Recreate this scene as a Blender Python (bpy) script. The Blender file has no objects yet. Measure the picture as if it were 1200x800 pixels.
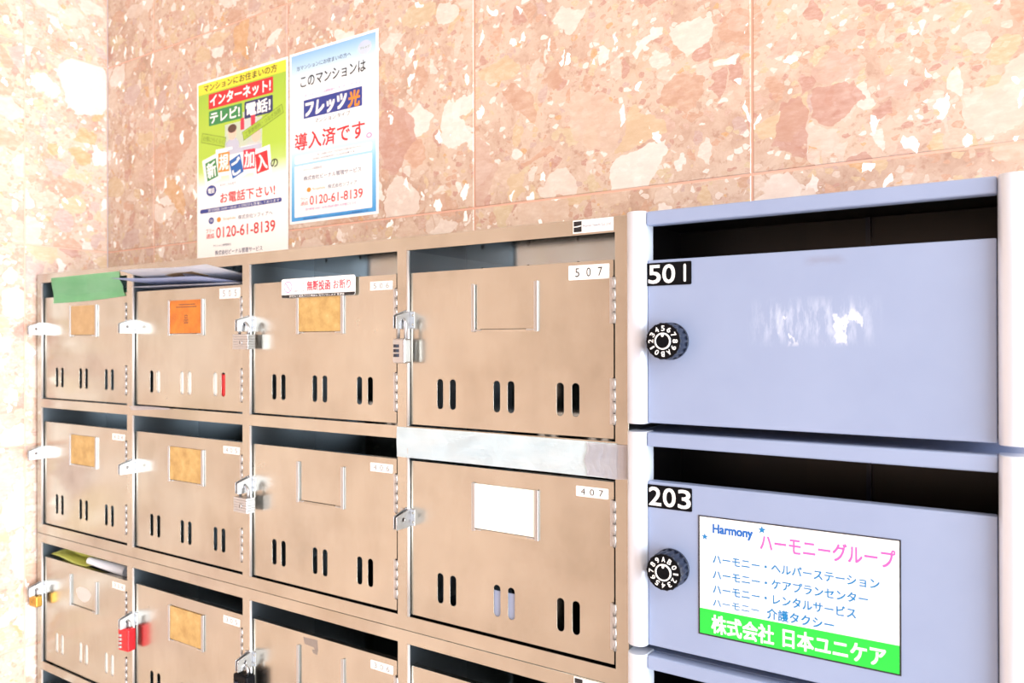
import bpy, bmesh, math, random
from mathutils import Matrix, Vector, Euler

C = bpy.context.scene.collection
PI = math.pi
EYE = 1.45                       # eye height of the camera above the floor
WALL_Y = 0.1102                  # face of the stone wall behind the mailboxes (fronts are at y = 0)
LEFT_X = -1.2296                 # face of the stone wall at the left end
FRONT_Y = -2.5
RIGHT_X = 2.1

# ------------------------------------------------------------------ camera
cam_d = bpy.data.cameras.new('camera')
cam = bpy.data.objects.new('camera', cam_d)
C.objects.link(cam)
cam_d.sensor_width = 36.0
cam_d.lens = 27.0
yaw, pitch, roll = 0.578929, 0.0028337, 0.0018579
cy, sy, cp, sp, cr, sr = math.cos(yaw), math.sin(yaw), math.cos(pitch), math.sin(pitch), math.cos(roll), math.sin(roll)
Rz = Matrix(((cy, -sy, 0), (sy, cy, 0), (0, 0, 1)))
Rx = Matrix(((1, 0, 0), (0, cp, -sp), (0, sp, cp)))
Ry = Matrix(((cr, 0, sr), (0, 1, 0), (-sr, 0, cr)))
R3 = Rz @ Rx @ Ry                 # columns: right, forward, up
M3 = Matrix((R3.col[0], R3.col[2], -R3.col[1])).transposed()
cam.matrix_world = Matrix.Translation((0, -0.573, EYE)) @ M3.to_4x4()
cam_d.clip_start = 0.01
cam_d.dof.use_dof = True
cam_d.dof.focus_distance = 0.66
cam_d.dof.aperture_fstop = 10.0
bpy.context.scene.camera = cam

# ------------------------------------------------------------------ world, daylight, exposure
sc = bpy.context.scene
sc.view_settings.view_transform = 'Standard'
sc.view_settings.look = 'None'
sc.view_settings.gamma = 1.0
sc.view_settings.use_curve_mapping = False
sc.view_settings.exposure = -0.6
w = bpy.data.worlds.new('daylight_sky')
sc.world = w
w.use_nodes = True
w.node_tree.nodes['Background'].inputs[0].default_value = (0.80, 0.90, 1.0, 1)
w.node_tree.nodes['Background'].inputs[1].default_value = 1.0


def area(name, loc, direction, sx, sy_, power, col):
    d = bpy.data.lights.new(name, 'AREA')
    d.shape = 'RECTANGLE'
    d.size = sx
    d.size_y = sy_
    d.energy = power
    d.color = col
    o = bpy.data.objects.new(name, d)
    C.objects.link(o)
    o.location = loc
    o.rotation_euler = Vector(direction).to_track_quat('-Z', 'Y').to_euler()
    return o


ent = area('entrance_daylight', (RIGHT_X - 0.05, -0.95, 1.15), (-1, 0.0, -0.06), 1.9, 2.2, 122, (0.86, 0.93, 1.0))
ent.data.spread = math.radians(100)
area('overhead_fill_light', (1.25, -0.85, 2.46), (0, 0, -1), 1.2, 1.2, 52, (1.0, 0.96, 0.92))  # added fill light that brightens the back wall, not a known lamp


# ------------------------------------------------------------------ colours and materials
def lin(h):
    h = h.lstrip('#')
    v = [int(h[i:i + 2], 16) / 255 for i in (0, 2, 4)]
    return tuple(c / 12.92 if c <= 0.04045 else ((c + 0.055) / 1.055) ** 2.4 for c in v) + (1,)


def mat(name, col, rough=0.5, metal=0.0, spec=None, alpha=None):
    m = bpy.data.materials.new(name)
    m.use_nodes = True
    b = m.node_tree.nodes['Principled BSDF']
    b.inputs['Base Color'].default_value = lin(col) if isinstance(col, str) else tuple(col) + (1,)
    b.inputs['Roughness'].default_value = rough
    b.inputs['Metallic'].default_value = metal
    if spec is not None:
        b.inputs['Specular IOR Level'].default_value = spec
    if alpha is not None:
        b.inputs['Alpha'].default_value = alpha
    return m


class NT:
    """small helper around a node tree"""

    def __init__(self, m):
        self.t = m.node_tree
        self.b = self.t.nodes['Principled BSDF']

    def n(self, kind, **kw):
        nd = self.t.nodes.new(kind)
        for k, v in kw.items():
            setattr(nd, k, v)
        return nd

    def l(self, a, b):
        self.t.links.new(a, b)

    def math(self, op, a, b=None, clamp=False):
        nd = self.n('ShaderNodeMath', operation=op, use_clamp=clamp)
        for i, v in enumerate((a, b)):
            if v is None:
                continue
            if isinstance(v, (int, float)):
                nd.inputs[i].default_value = v
            else:
                self.l(v, nd.inputs[i])
        return nd.outputs[0]

    def mix(self, fac, a, b, blend='MIX'):
        nd = self.n('ShaderNodeMix', data_type='RGBA', blend_type=blend)
        for sock, v in ((nd.inputs[0], fac), (nd.inputs[6], a), (nd.inputs[7], b)):
            if isinstance(v, (int, float)):
                sock.default_value = v
            elif isinstance(v, tuple):
                sock.default_value = v
            else:
                self.l(v, sock)
        return nd.outputs[2]

    def ramp(self, fac, stops, interp='LINEAR'):
        nd = self.n('ShaderNodeValToRGB')
        cr_ = nd.color_ramp
        cr_.interpolation = interp
        while len(cr_.elements) < len(stops):
            cr_.elements.new(0.5)
        for e, (p, c) in zip(cr_.elements, stops):
            e.position = p
            e.color = lin(c) if isinstance(c, str) else (c, c, c, 1)
        self.l(fac, nd.inputs[0])
        return nd.outputs[0]

    def noise(self, vec, scale, detail=3, rough=0.5, out=0):
        nd = self.n('ShaderNodeTexNoise')
        nd.inputs['Scale'].default_value = scale
        nd.inputs['Detail'].default_value = detail
        nd.inputs['Roughness'].default_value = rough
        self.l(vec, nd.inputs['Vector'])
        return nd.outputs[out]

    def vor(self, vec, scale, feature='F1', rand=1.0):
        nd = self.n('ShaderNodeTexVoronoi', feature=feature)
        nd.inputs['Scale'].default_value = scale
        nd.inputs['Randomness'].default_value = rand
        self.l(vec, nd.inputs['Vector'])
        return nd

    def vadd(self, a, b, scale=None):
        if scale is not None:
            s = self.n('ShaderNodeVectorMath', operation='SCALE')
            self.l(b, s.inputs[0])
            s.inputs['Scale'].default_value = scale
            b = s.outputs[0]
        nd = self.n('ShaderNodeVectorMath', operation='ADD')
        self.l(a, nd.inputs[0])
        self.l(b, nd.inputs[1])
        return nd.outputs[0]

    def vmul(self, a, v):
        nd = self.n('ShaderNodeVectorMath', operation='MULTIPLY')
        self.l(a, nd.inputs[0])
        nd.inputs[1].default_value = v
        return nd.outputs[0]

    def center(self, a):
        nd = self.n('ShaderNodeVectorMath', operation='SUBTRACT')
        self.l(a, nd.inputs[0])
        nd.inputs[1].default_value = (0.5, 0.5, 0.5)
        return nd.outputs[0]


def stone_material():
    m = mat('pink_breccia_stone', '#d8a890', 0.16, spec=0.45)
    N = NT(m)
    tc = N.n('ShaderNodeTexCoord').outputs['Object']
    at = N.n('ShaderNodeAttribute', attribute_name='tile_offset').outputs['Vector']
    p0 = N.vadd(tc, at)
    warp = N.center(N.noise(p0, 14, 4, 0.6, 1))
    fine = N.center(N.noise(p0, 60, 3, 0.6, 1))
    p = N.vadd(N.vadd(p0, warp, 0.045), fine, 0.010)
    pf = N.vadd(p0, fine, 0.008)
    # ground mass
    col = N.ramp(N.noise(p, 14, 6, 0.7), [(0.28, '#b08f7c'), (0.42, '#c3a694'), (0.54, '#d2bcab'), (0.66, '#c9ae98'), (0.82, '#ddcdbd')])
    col = N.mix(N.math('MULTIPLY', N.ramp(N.noise(p0, 120, 3, 0.65), [(0.56, 0.0), (0.68, 1.0)]), 0.5), col, lin('#a87c6a'))
    pal = [(0.0, '#c9aa9c'), (0.10, '#d3bca9'), (0.20, '#e9e1d9'), (0.30, '#c2987f'), (0.40, '#d2bb94'), (0.50, '#b8867a'), (0.60, '#dccdc0'),
           (0.70, '#c99c82'), (0.78, '#f4f1ed'), (0.86, '#cfc09c'), (0.92, '#c0a6a2'), (0.97, '#d0a064')]
    for scale, thr, edge, sq, src in ((150, 0.55, 0.07, (1, 1, 1.25), pf), (62, 0.66, 0.06, (1.25, 1, 0.85), p), (30, 0.70, 0.04, (0.8, 1, 1.2), p), (17, 0.80, 0.03, (1.2, 1, 0.85), p)):
        q = N.vmul(src, sq)
        v = N.vor(q, scale)
        e = N.vor(q, scale, 'DISTANCE_TO_EDGE')
        sep = N.n('ShaderNodeSeparateColor')
        N.l(v.outputs['Color'], sep.inputs[0])
        present = N.math('GREATER_THAN', sep.outputs[0], thr)
        d1 = N.math('DIVIDE', N.math('SUBTRACT', e.outputs['Distance'], edge, ), edge * 0.35, True)
        size = N.math('LESS_THAN', v.outputs['Distance'], 0.66)
        mask = N.math('MULTIPLY', N.math('MULTIPLY', present, d1), size)
        c = N.ramp(sep.outputs[1], pal, 'CONSTANT')
        vein = N.noise(N.vmul(p0, (1, 1, 2.2)), max(scale * 2.6, 60), 5, 0.65)
        c = N.mix(0.30, c, N.ramp(vein, [(0.3, '#ad8270'), (0.5, '#c9ac9c'), (0.7, '#e8ddd3')]))
        col = N.mix(N.math('MULTIPLY', mask, 0.82), col, c)
    # small bright quartz chips
    q = N.vmul(p, (1.3, 1, 0.8))
    v = N.vor(q, 88)
    e = N.vor(q, 88, 'DISTANCE_TO_EDGE')
    sep = N.n('ShaderNodeSeparateColor')
    N.l(v.outputs['Color'], sep.inputs[0])
    chips = N.math('MULTIPLY', N.math('GREATER_THAN', sep.outputs[2], 0.95), N.math('GREATER_THAN', e.outputs['Distance'], 0.13))
    col = N.mix(chips, col, lin('#fdfaf6'))
    N.l(col, N.b.inputs['Base Color'])
    r = N.ramp(N.noise(p0, 40, 3, 0.6), [(0.3, 0.12), (0.7, 0.26)])
    N.l(r, N.b.inputs['Roughness'])
    return m


def steel_material(name, base, r0, r1, stain=0.5):
    m = mat(name, base, r0, 1.0)
    N = NT(m)
    tc = N.n('ShaderNodeTexCoord').outputs['Object']
    rnd = N.n('ShaderNodeObjectInfo').outputs['Random']
    cmb = N.n('ShaderNodeCombineXYZ')
    N.l(N.math('MULTIPLY', rnd, 17.0), cmb.inputs[0])
    N.l(N.math('MULTIPLY', rnd, 9.0), cmb.inputs[2])
    p = N.vadd(tc, cmb.outputs[0])
    a = N.noise(p, 9, 5, 0.62)
    b = N.noise(N.vmul(p, (1, 1, 0.35)), 45, 4, 0.6)
    c = N.ramp(a, [(0.30, '#b0aa9e'), (0.48, '#bdb8ad'), (0.70, '#c7c3b8')])
    c = N.mix(stain * 0.35, c, N.ramp(b, [(0.35, '#c6b6a6'), (0.6, '#f3ece2')]), 'MULTIPLY')
    N.l(c, N.b.inputs['Base Color'])
    N.l(N.ramp(a, [(0.3, r0), (0.7, r1)]), N.b.inputs['Roughness'])
    return m


def paint_material(name, scuffed=False):
    m = mat(name, '#aab4d2', 0.36, 0.0, 0.5)
    N = NT(m)
    tc = N.n('ShaderNodeTexCoord').outputs['Object']
    c = N.ramp(N.noise(tc, 7, 4, 0.6), [(0.3, '#8c9aba'), (0.7, '#95a3c2')])
    dirt = N.ramp(N.noise(tc, 22, 5, 0.7), [(0.62, 0.0), (0.78, 1.0)])
    c = N.mix(N.math('MULTIPLY', dirt, 0.12), c, lin('#8f93a6'))
    if scuffed:                  # paint scraped to white where a sticker was peeled off, in the door's own coordinates
        sp_ = N.n('ShaderNodeSeparateXYZ')
        N.l(tc, sp_.inputs[0])

        def window(s, a, b, soft):
            lo = N.math('DIVIDE', N.math('SUBTRACT', s, a), soft, True)
            hi = N.math('DIVIDE', N.math('SUBTRACT', b, s), soft, True)
            return N.math('MULTIPLY', lo, hi)
        zone = N.math('MULTIPLY', window(sp_.outputs[0], 0.078, 0.172, 0.02), window(sp_.outputs[2], -0.070, -0.032, 0.012))
        st = N.noise(N.vmul(tc, (1, 1, 0.22)), 170, 4, 0.65)
        st2 = N.noise(N.vmul(tc, (1, 1, 0.55)), 60, 4, 0.6)
        faint = N.math('MULTIPLY', zone, N.ramp(st, [(0.45, 0.0), (0.66, 1.0)]))
        c = N.mix(N.math('MULTIPLY', faint, 0.45), c, lin('#dfe6f4'))
        low = N.math('MULTIPLY', window(sp_.outputs[0], 0.088, 0.165, 0.01), window(sp_.outputs[2], -0.069, -0.042, 0.008))
        hard = N.math('MULTIPLY', low, N.ramp(st2, [(0.575, 0.0), (0.615, 1.0)]))
        c = N.mix(hard, c, lin('#ffffff'))
        grey = N.math('MULTIPLY', window(sp_.outputs[0], 0.118, 0.150, 0.008), window(sp_.outputs[2], -0.0125, -0.003, 0.004))
        c = N.mix(N.math('MULTIPLY', grey, N.ramp(N.noise(N.vmul(tc, (0.5, 1, 1)), 90, 3, 0.6), [(0.4, 0.0), (0.6, 0.45)])), c, lin('#84879a'))
    N.l(c, N.b.inputs['Base Color'])
    return m


def tape_material(name, c0, c1, rough, alpha):
    m = mat(name, c0, rough, 0.0, 0.5, alpha)
    N = NT(m)
    tc = N.n('ShaderNodeTexCoord').outputs['Object']
    N.l(N.ramp(N.noise(N.vmul(tc, (1, 1, 3)), 12, 4, 0.6), [(0.3, c0), (0.7, c1)]), N.b.inputs['Base Color'])
    return m


def gradient_material(name, stops, h):
    """printed paper whose printed ground runs from top to bottom"""
    m = mat(name, '#ffffff', 0.38, 0.0, 0.4)
    N = NT(m)
    tc = N.n('ShaderNodeTexCoord').outputs['Object']
    s = N.n('ShaderNodeSeparateXYZ')
    N.l(tc, s.inputs[0])
    N.l(N.ramp(N.math('DIVIDE', s.outputs[2], -h, True), stops), N.b.inputs['Base Color'])
    return m


def card_material(name, c0, c1, c2):
    m = mat(name, c0, 0.45)
    N = NT(m)
    tc = N.n('ShaderNodeTexCoord').outputs['Object']
    rnd = N.n('ShaderNodeObjectInfo').outputs['Random']
    cmb = N.n('ShaderNodeCombineXYZ')
    N.l(N.math('MULTIPLY', rnd, 11.0), cmb.inputs[0])
    N.l(N.ramp(N.noise(N.vadd(tc, cmb.outputs[0]), 55, 5, 0.65), [(0.3, c0), (0.55, c1), (0.75, c2)]), N.b.inputs['Base Color'])
    return m


M = dict(
    stone=stone_material(),
    grout=mat('pink_grout', '#e0b09c', 0.7),
    steel=steel_material('stainless_steel', '#e6e1d6', 0.19, 0.28),
    steel_daylit=mat('stainless_steel_daylit_lining', '#9aa6b0', 0.36, 1.0),  # left inner walls: bluish daylight put into the lining colour
    steel_in=mat('stainless_steel_lining', '#b4b9ba', 0.09, 1.0),
    chrome=mat('bright_steel', '#bfc0c3', 0.34, 1.0),
    edge=mat('rolled_steel_edge', '#e6e6e8', 0.48, 1.0),
    dark=mat('dark_gap', '#15110f', 0.6),
    paint=paint_material('grey_blue_paint'),
    scuff=paint_material('scuffed_grey_blue_paint', True),
    column=mat('anodised_aluminium', '#d5dbe8', 0.28, 0.25),
    inner_black=mat('black_inner_lining', '#09080a', 0.4),
    inner_brown=mat('black_brown_flap', '#120e0d', 0.35),
    black=mat('black_plastic', '#05060b', 0.5, 0.0, 0.12),
    dial=mat('dark_blue_black_knurl', '#141c2e', 0.28),
    white=mat('white_print', '#fbfbfb', 0.45),
    paper=mat('white_paper', '#f7f8fc', 0.6),
    label=mat('white_label', '#f4f3f2', 0.4),
    ink=mat('black_ink', '#17171c', 0.5),
    greyink=mat('grey_ink', '#8f8b8a', 0.5),
    navyink=mat('navy_ink', '#272f66', 0.5),
    red=mat('red_print', '#d5202c', 0.45),
    pinkred=mat('pink_red_print', '#d8304c', 0.45),
    pink=mat('pink_print', '#e45cb0', 0.45),
    cyan=mat('cyan_print', '#0678b6', 0.45),
    blueprint=mat('blue_print', '#0a62b4', 0.45),
    ltblue=mat('light_blue_print', '#6fbdec', 0.45),
    mint=mat('mint_line', '#bfe8dc', 0.45),
    green=mat('green_print', '#22c840', 0.45),
    dkgreen=mat('dark_green_print', '#2f8a4a', 0.45),
    lime=mat('lime_print', '#a9c93a', 0.45),
    olive=mat('olive_print', '#6d8a22', 0.45),
    yellow=mat('yellow_print', '#f4e23c', 0.45),
    navy=mat('navy_print', '#283a90', 0.45),
    orange=mat('orange_print', '#ee8f2a', 0.45),
    skin=mat('skin_print', '#f0c9b4', 0.45),
    hair=mat('brown_print', '#5a3a30', 0.45),
    lilac=mat('lilac_grey_print', '#c3c6d8', 0.45),
    gold=card_material('aged_gold_card', '#b08a4e', '#c9a565', '#d8bb80'),
    tan=card_material('faded_tan_card', '#b89468', '#c4a273', '#cdb086'),
    orangecard=card_material('orange_card', '#c4660e', '#dd7d18', '#e68a26'),
    whitecard=mat('white_card', '#fffdf4', 0.5),
    greentape=tape_material('green_cloth_tape', '#8edaa4', '#a8e6ba', 0.5, 0.93),
    bluetape=tape_material('pale_glossy_tape', '#e6f5fc', '#f4fcff', 0.35, 0.98),
    cleartape=tape_material('clear_tape', '#c9c6d2', '#dcd9e2', 0.25, 0.55),
    brass=mat('brass', '#c79a4a', 0.28, 1.0),
    redlock=mat('red_enamel', '#d81420', 0.3),
    blueenv=mat('pale_blue_paper', '#c9d3ee', 0.6),
    kraft=mat('tan_paper', '#b99a72', 0.7),
    yellowleaf=mat('yellow_green_leaflet', '#f4f6a0', 0.5),
    floor=mat('lobby_floor_tile', '#ddd5cc', 0.4),
    ceiling=mat('ceiling_paint', '#e8e2d8', 0.8),
    residue=mat('grey_sticker_residue', '#9d9089', 0.8, 0.0, None, 0.75),
    palestain=mat('white_sticker_residue', '#efe9e6', 0.7, 0.0, None, 0.7),
    plaster=mat('warm_plaster', '#cfb5a0', 0.7),
)


def translucent(m, share):
    """thin paper lets part of the light through"""
    N = NT(m)
    t = N.n('ShaderNodeBsdfTranslucent')
    t.inputs[0].default_value = N.b.inputs['Base Color'].default_value
    x = N.n('ShaderNodeMixShader')
    x.inputs[0].default_value = share
    out = N.t.nodes['Material Output']
    N.l(N.b.outputs[0], x.inputs[1])
    N.l(t.outputs[0], x.inputs[2])
    N.l(x.outputs[0], out.inputs['Surface'])


for k_ in ('paper', 'blueenv', 'yellowleaf'):
    translucent(M[k_], 0.5)


# ------------------------------------------------------------------ mesh helpers (all sizes in mm, turned to metres when linked)
def box(bm, x0, x1, y0, y1, z0, z1, mi=0, bevel=0.0, seg=2):
    t = bmesh.new()
    vs = [t.verts.new((x, y, z)) for x in (x0, x1) for y in (y0, y1) for z in (z0, z1)]
    for f in ((0, 1, 3, 2), (4, 6, 7, 5), (0, 4, 5, 1), (2, 3, 7, 6), (0, 2, 6, 4), (1, 5, 7, 3)):
        t.faces.new([vs[i] for i in f])
    bmesh.ops.recalc_face_normals(t, faces=t.faces[:])
    if bevel:
        bmesh.ops.bevel(t, geom=t.edges[:], offset=bevel, segments=seg, affect='EDGES', profile=0.5)
    merge(bm, t, mi)


def merge(bm, t, mi=0, mat4=None):
    if mat4 is not None:
        bmesh.ops.transform(t, matrix=mat4, verts=t.verts[:])
    vm = {}
    for v in t.verts:
        vm[v] = bm.verts.new(v.co)
    for f in t.faces:
        try:
            g = bm.faces.new([vm[v] for v in f.verts])
            g.material_index = mi
            g.smooth = f.smooth
        except ValueError:
            pass
    t.free()


def cyl(bm, p0, p1, r0, r1=None, n=20, mi=0, caps=True):
    r1 = r0 if r1 is None else r1
    p0, p1 = Vector(p0), Vector(p1)
    d = (p1 - p0).normalized()
    a = d.orthogonal().normalized()
    b = d.cross(a)
    A = [bm.verts.new(p0 + r0 * (math.cos(2 * PI * i / n) * a + math.sin(2 * PI * i / n) * b)) for i in range(n)]
    B = [bm.verts.new(p1 + r1 * (math.cos(2 * PI * i / n) * a + math.sin(2 * PI * i / n) * b)) for i in range(n)]
    for i in range(n):
        f = bm.faces.new((A[i], A[(i + 1) % n], B[(i + 1) % n], B[i]))
        f.material_index = mi
        f.smooth = True
    if caps:
        bm.faces.new(A[::-1]).material_index = mi
        bm.faces.new(B).material_index = mi


def tube(bm, pts, r, n=10, mi=0):
    pts = [Vector(p) for p in pts]
    rings = []
    prev = None
    for i, p in enumerate(pts):
        d = (pts[min(i + 1, len(pts) - 1)] - pts[max(i - 1, 0)]).normalized()
        if prev is None:
            a = d.orthogonal().normalized()
        else:
            a = (prev - d * prev.dot(d)).normalized()
        prev = a
        b = d.cross(a)
        rings.append([bm.verts.new(p + r * (math.cos(2 * PI * k / n) * a + math.sin(2 * PI * k / n) * b)) for k in range(n)])
    for A, B in zip(rings, rings[1:]):
        for k in range(n):
            f = bm.faces.new((A[k], A[(k + 1) % n], B[(k + 1) % n], B[k]))
            f.material_index = mi
            f.smooth = True
    bm.faces.new(rings[0][::-1]).material_index = mi
    bm.faces.new(rings[-1]).material_index = mi


def curve_mesh(cu):
    o = bpy.data.objects.new('tmp_curve', cu)
    C.objects.link(o)
    dg = bpy.context.evaluated_depsgraph_get()
    me = bpy.data.meshes.new_from_object(o.evaluated_get(dg))
    bpy.data.objects.remove(o)
    bpy.data.curves.remove(cu)
    t = bmesh.new()
    t.from_mesh(me)
    bpy.data.meshes.remove(me)
    return t


def plate(bm, outline, holes, y0, y1, mi=0, bevel=0.0):
    """flat plate in the XZ plane with holes, from y0 (front) to y1 (back)"""
    cu = bpy.data.curves.new('tmp', 'CURVE')
    cu.dimensions = '2D'
    cu.fill_mode = 'BOTH'
    cu.extrude = max((y1 - y0) / 2 - bevel, 1e-4)
    cu.bevel_depth = bevel
    cu.bevel_resolution = 1 if bevel < 0.9 else 4
    cu.offset = -bevel
    for loop in [outline] + list(holes):
        s = cu.splines.new('POLY')
        s.points.add(len(loop) - 1)
        for q, (x, z) in zip(s.points, loop):
            q.co = (x, z, 0, 1)
        s.use_cyclic_u = True
    t = curve_mesh(cu)
    merge(bm, t, mi, Matrix(((1, 0, 0, 0), (0, 0, -1, (y0 + y1) / 2), (0, 1, 0, 0), (0, 0, 0, 1))))


def rect(x0, x1, z0, z1):
    return [(x0, z0), (x1, z0), (x1, z1), (x0, z1)]


def rrect(x0, x1, z0, z1, r, n=5):
    out = []
    for cx, cz, a in ((x1 - r, z1 - r, 0), (x0 + r, z1 - r, 90), (x0 + r, z0 + r, 180), (x1 - r, z0 + r, 270)):
        for i in range(n + 1):
            t = math.radians(a + 90 * i / n)
            out.append((cx + r * math.cos(t), cz + r * math.sin(t)))
    return out


def ellipse(cx, cz, rx, rz, n=28, a0=0):
    return [(cx + rx * math.cos(2 * PI * i / n + a0), cz + rz * math.sin(2 * PI * i / n + a0)) for i in range(n)]


def star(cx, cz, r):
    return [(cx + (r if i % 2 == 0 else r * 0.42) * math.sin(PI * i / 5), cz + (r if i % 2 == 0 else r * 0.42) * math.cos(PI * i / 5)) for i in range(10)]


def flat(bm, outline, y, mi=0):
    """one printed shape on paper, facing the room (-y)"""
    f = bm.faces.new([bm.verts.new((x, y, z)) for x, z in outline])
    f.normal_update()
    if f.normal.y > 0:
        f.normal_flip()
    f.material_index = mi


def text(bm, s, x0, x1, z0, z1, y, mi=0, bold=0.0, rot=0.0, shear=0.0, space=1.0):
    """lettering fitted to the box x0..x1, z0..z1, facing the room"""
    cu = bpy.data.curves.new('tmp', 'FONT')
    cu.body = s
    cu.size = 1.0
    cu.fill_mode = 'FRONT'
    cu.shear = shear
    cu.space_character = space
    cu.resolution_u = 4
    t = curve_mesh(cu)
    if not t.verts:
        t.free()
        return
    xs = [v.co.x for v in t.verts]
    ys = [v.co.y for v in t.verts]
    kx = (x1 - x0) / (max(xs) - min(xs))
    kz = (z1 - z0) / (max(ys) - min(ys)) if max(ys) > min(ys) else 1
    cx, cz = (x0 + x1) / 2, (z0 + z1) / 2
    mx, mz = (max(xs) + min(xs)) / 2, (max(ys) + min(ys)) / 2
    c_, s_ = math.cos(rot), math.sin(rot)
    for v in t.verts:
        a, b = (v.co.x - mx) * kx, (v.co.y - mz) * kz
        v.co = Vector((cx + a * c_ - b * s_, y, cz + a * s_ + b * c_))
    for f in t.faces:
        f.normal_update()
        if f.normal.y > 0:
            f.normal_flip()
    if bold:                     # heavier strokes: the same lettering laid on itself, shifted by a hair
        me = bpy.data.meshes.new('tmp')
        t.to_mesh(me)
        g = bold * (z1 - z0) * 1.1
        for k, (dx, dz) in enumerate(((-1, -1), (1, -1), (-1, 1), (1, 1))):
            t2 = bmesh.new()
            t2.from_mesh(me)
            merge(bm, t2, mi, Matrix.Translation((dx * g, -0.002 * (k + 1), dz * g)))
        bpy.data.meshes.remove(me)
    merge(bm, t, mi)


def mesh(name, bm, mats, smooth=False):
    me = bpy.data.meshes.new(name)
    for v in bm.verts:
        v.co *= 0.001
    bm.normal_update()
    bm.to_mesh(me)
    bm.free()
    for m in (mats if isinstance(mats, (list, tuple)) else [mats]):
        me.materials.append(M[m])
    return me


def link(name, me, loc=(0, 0, 0), parent=None, rot=(0, 0, 0), scale=None):
    """loc in mm: world position for a top-level thing, position within the parent for a part"""
    o = bpy.data.objects.new(name, me)
    C.objects.link(o)
    if parent is None:
        o.location = (loc[0] / 1000, loc[1] / 1000, EYE + loc[2] / 1000)
    else:
        o.parent = parent
        o.location = (loc[0] / 1000, loc[1] / 1000, loc[2] / 1000)
    o.rotation_euler = rot
    if scale:
        o.scale = scale
    return o


def tag(o, label=None, cat=None, group=None, kind=None):
    if label:
        o['label'] = label
    if cat:
        o['category'] = cat
    if group:
        o['group'] = group
    if kind:
        o['kind'] = kind
    return o


# ------------------------------------------------------------------ the setting
TILE_X = [LEFT_X * 1000] + [-1100.9 + 302.6 * k for k in range(11)]
TILE_Z = [149.0 + 298.5 * k for k in range(-5, 4)]


def wall(name, axis, uu, zz, at, facing, thick=40):
    """stone wall of square slabs; uu/zz joint positions in mm, joints are real grooves filled with grout"""
    bm = bmesh.new()
    offs = []
    rnd = random.Random(11 + (17 if axis == 'y' else 0))
    g = 0.9
    for a, b in zip(uu, uu[1:]):
        for c, d in zip(zz, zz[1:]):
            o = (rnd.uniform(-30, 30), rnd.uniform(-30, 30), rnd.uniform(-30, 30))
            n0 = len(bm.faces)
            ch = 0.8
            q = [(a + g, c + g), (b - g, c + g), (b - g, d - g), (a + g, d - g)]
            inn = [(a + g + ch, c + g + ch), (b - g - ch, c + g + ch), (b - g - ch, d - g - ch), (a + g + ch, d - g - ch)]
            dep = 0.8
            V0 = [(x, dep, z) for x, z in q]
            V1 = [(x, 0.0, z) for x, z in inn]

            def P(v):
                u_, y_, z_ = v
                return (u_, at + facing * y_, z_) if axis == 'x' else (at + facing * y_, u_, z_)
            A = [bm.verts.new(P(v)) for v in V0]
            B = [bm.verts.new(P(v)) for v in V1]
            fs = [bm.faces.new(B)]
            for i in range(4):
                fs.append(bm.faces.new((A[i], A[(i + 1) % 4], B[(i + 1) % 4], B[i])))
            offs += [o] * len(fs)
    dep = 0.7
    u0, u1, z0, z1 = uu[0], uu[-1], zz[0], zz[-1]
    t = bmesh.new()
    if axis == 'x':
        ya, yb = at + facing * dep, at + facing * thick
        box(t, u0, u1, min(ya, yb), max(ya, yb), z0, z1)
    else:
        xa, xb = at + facing * dep, at + facing * thick
        box(t, min(xa, xb), max(xa, xb), u0, u1, z0, z1)
    n0 = len(bm.faces)
    merge(bm, t, 1)
    offs += [(0, 0, 0)] * (len(bm.faces) - n0)
    bmesh.ops.recalc_face_normals(bm, faces=[f for f in bm.faces if f.material_index == 1])
    for f in bm.faces:
        if f.material_index == 0:
            f.normal_update()
            nrm = f.normal.y if axis == 'x' else f.normal.x
            if nrm * facing > 0:
                f.normal_flip()
    me = mesh(name, bm, ['stone', 'grout'])
    at_ = me.attributes.new('tile_offset', 'FLOAT_VECTOR', 'FACE')
    for i, o in enumerate(offs):
        at_.data[i].vector = o
    ob = link(name, me)
    tag(ob, kind='structure')
    return ob


zz = [-1450.0] + [z for z in TILE_Z if -1440 < z < 1040] + [1050.0]
wall('wall_back', 'x', [x for x in TILE_X if x < RIGHT_X * 1000] + [RIGHT_X * 1000], zz, WALL_Y * 1000, 1)
wall('wall_left', 'y', [FRONT_Y * 1000] + [-14 - 302.6 * k for k in range(8, -1, -1) if -14 - 302.6 * k > FRONT_Y * 1000 + 20] + [WALL_Y * 1000], zz, LEFT_X * 1000, -1)
wall('wall_front', 'x', [LEFT_X * 1000] + [-1100 + 302.6 * k for k in range(0, 11) if -1100 + 302.6 * k < RIGHT_X * 1000 - 20] + [RIGHT_X * 1000], zz, FRONT_Y * 1000, -1)
for nm, z0, z1, m_ in (('floor', -1490, -1450, 'floor'), ('ceiling', 1050, 1090, 'ceiling')):
    bm = bmesh.new()
    box(bm, LEFT_X * 1000 - 40, RIGHT_X * 1000, FRONT_Y * 1000 - 40, WALL_Y * 1000 + 40, z0, z1)
    tag(link(nm, mesh(nm, bm, m_)), kind='structure')

# ------------------------------------------------------------------ stainless steel mailbox cabinets
CL = [-1208.6, -970.0, -732.8, -495.6]           # left edge of each compartment opening
CR = [-985.0, -747.8, -510.5, -274.3]            # right edge
XO = (-1222.8, -261.8)
DW = 221.6
ROWS = [dict(t=91.4, d=69.3, b=-78.8), dict(t=-93.2, d=-114.2, b=-264.6), dict(t=-293.4, d=-314.6, b=-467.8), dict(t=-481.5, d=-503.0, b=-655.0)]
LEDGE = 2.2                                       # the opening starts a little left of the door
DEEP = 98.0
DY = 3.0                                          # door face behind the frame face


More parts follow.
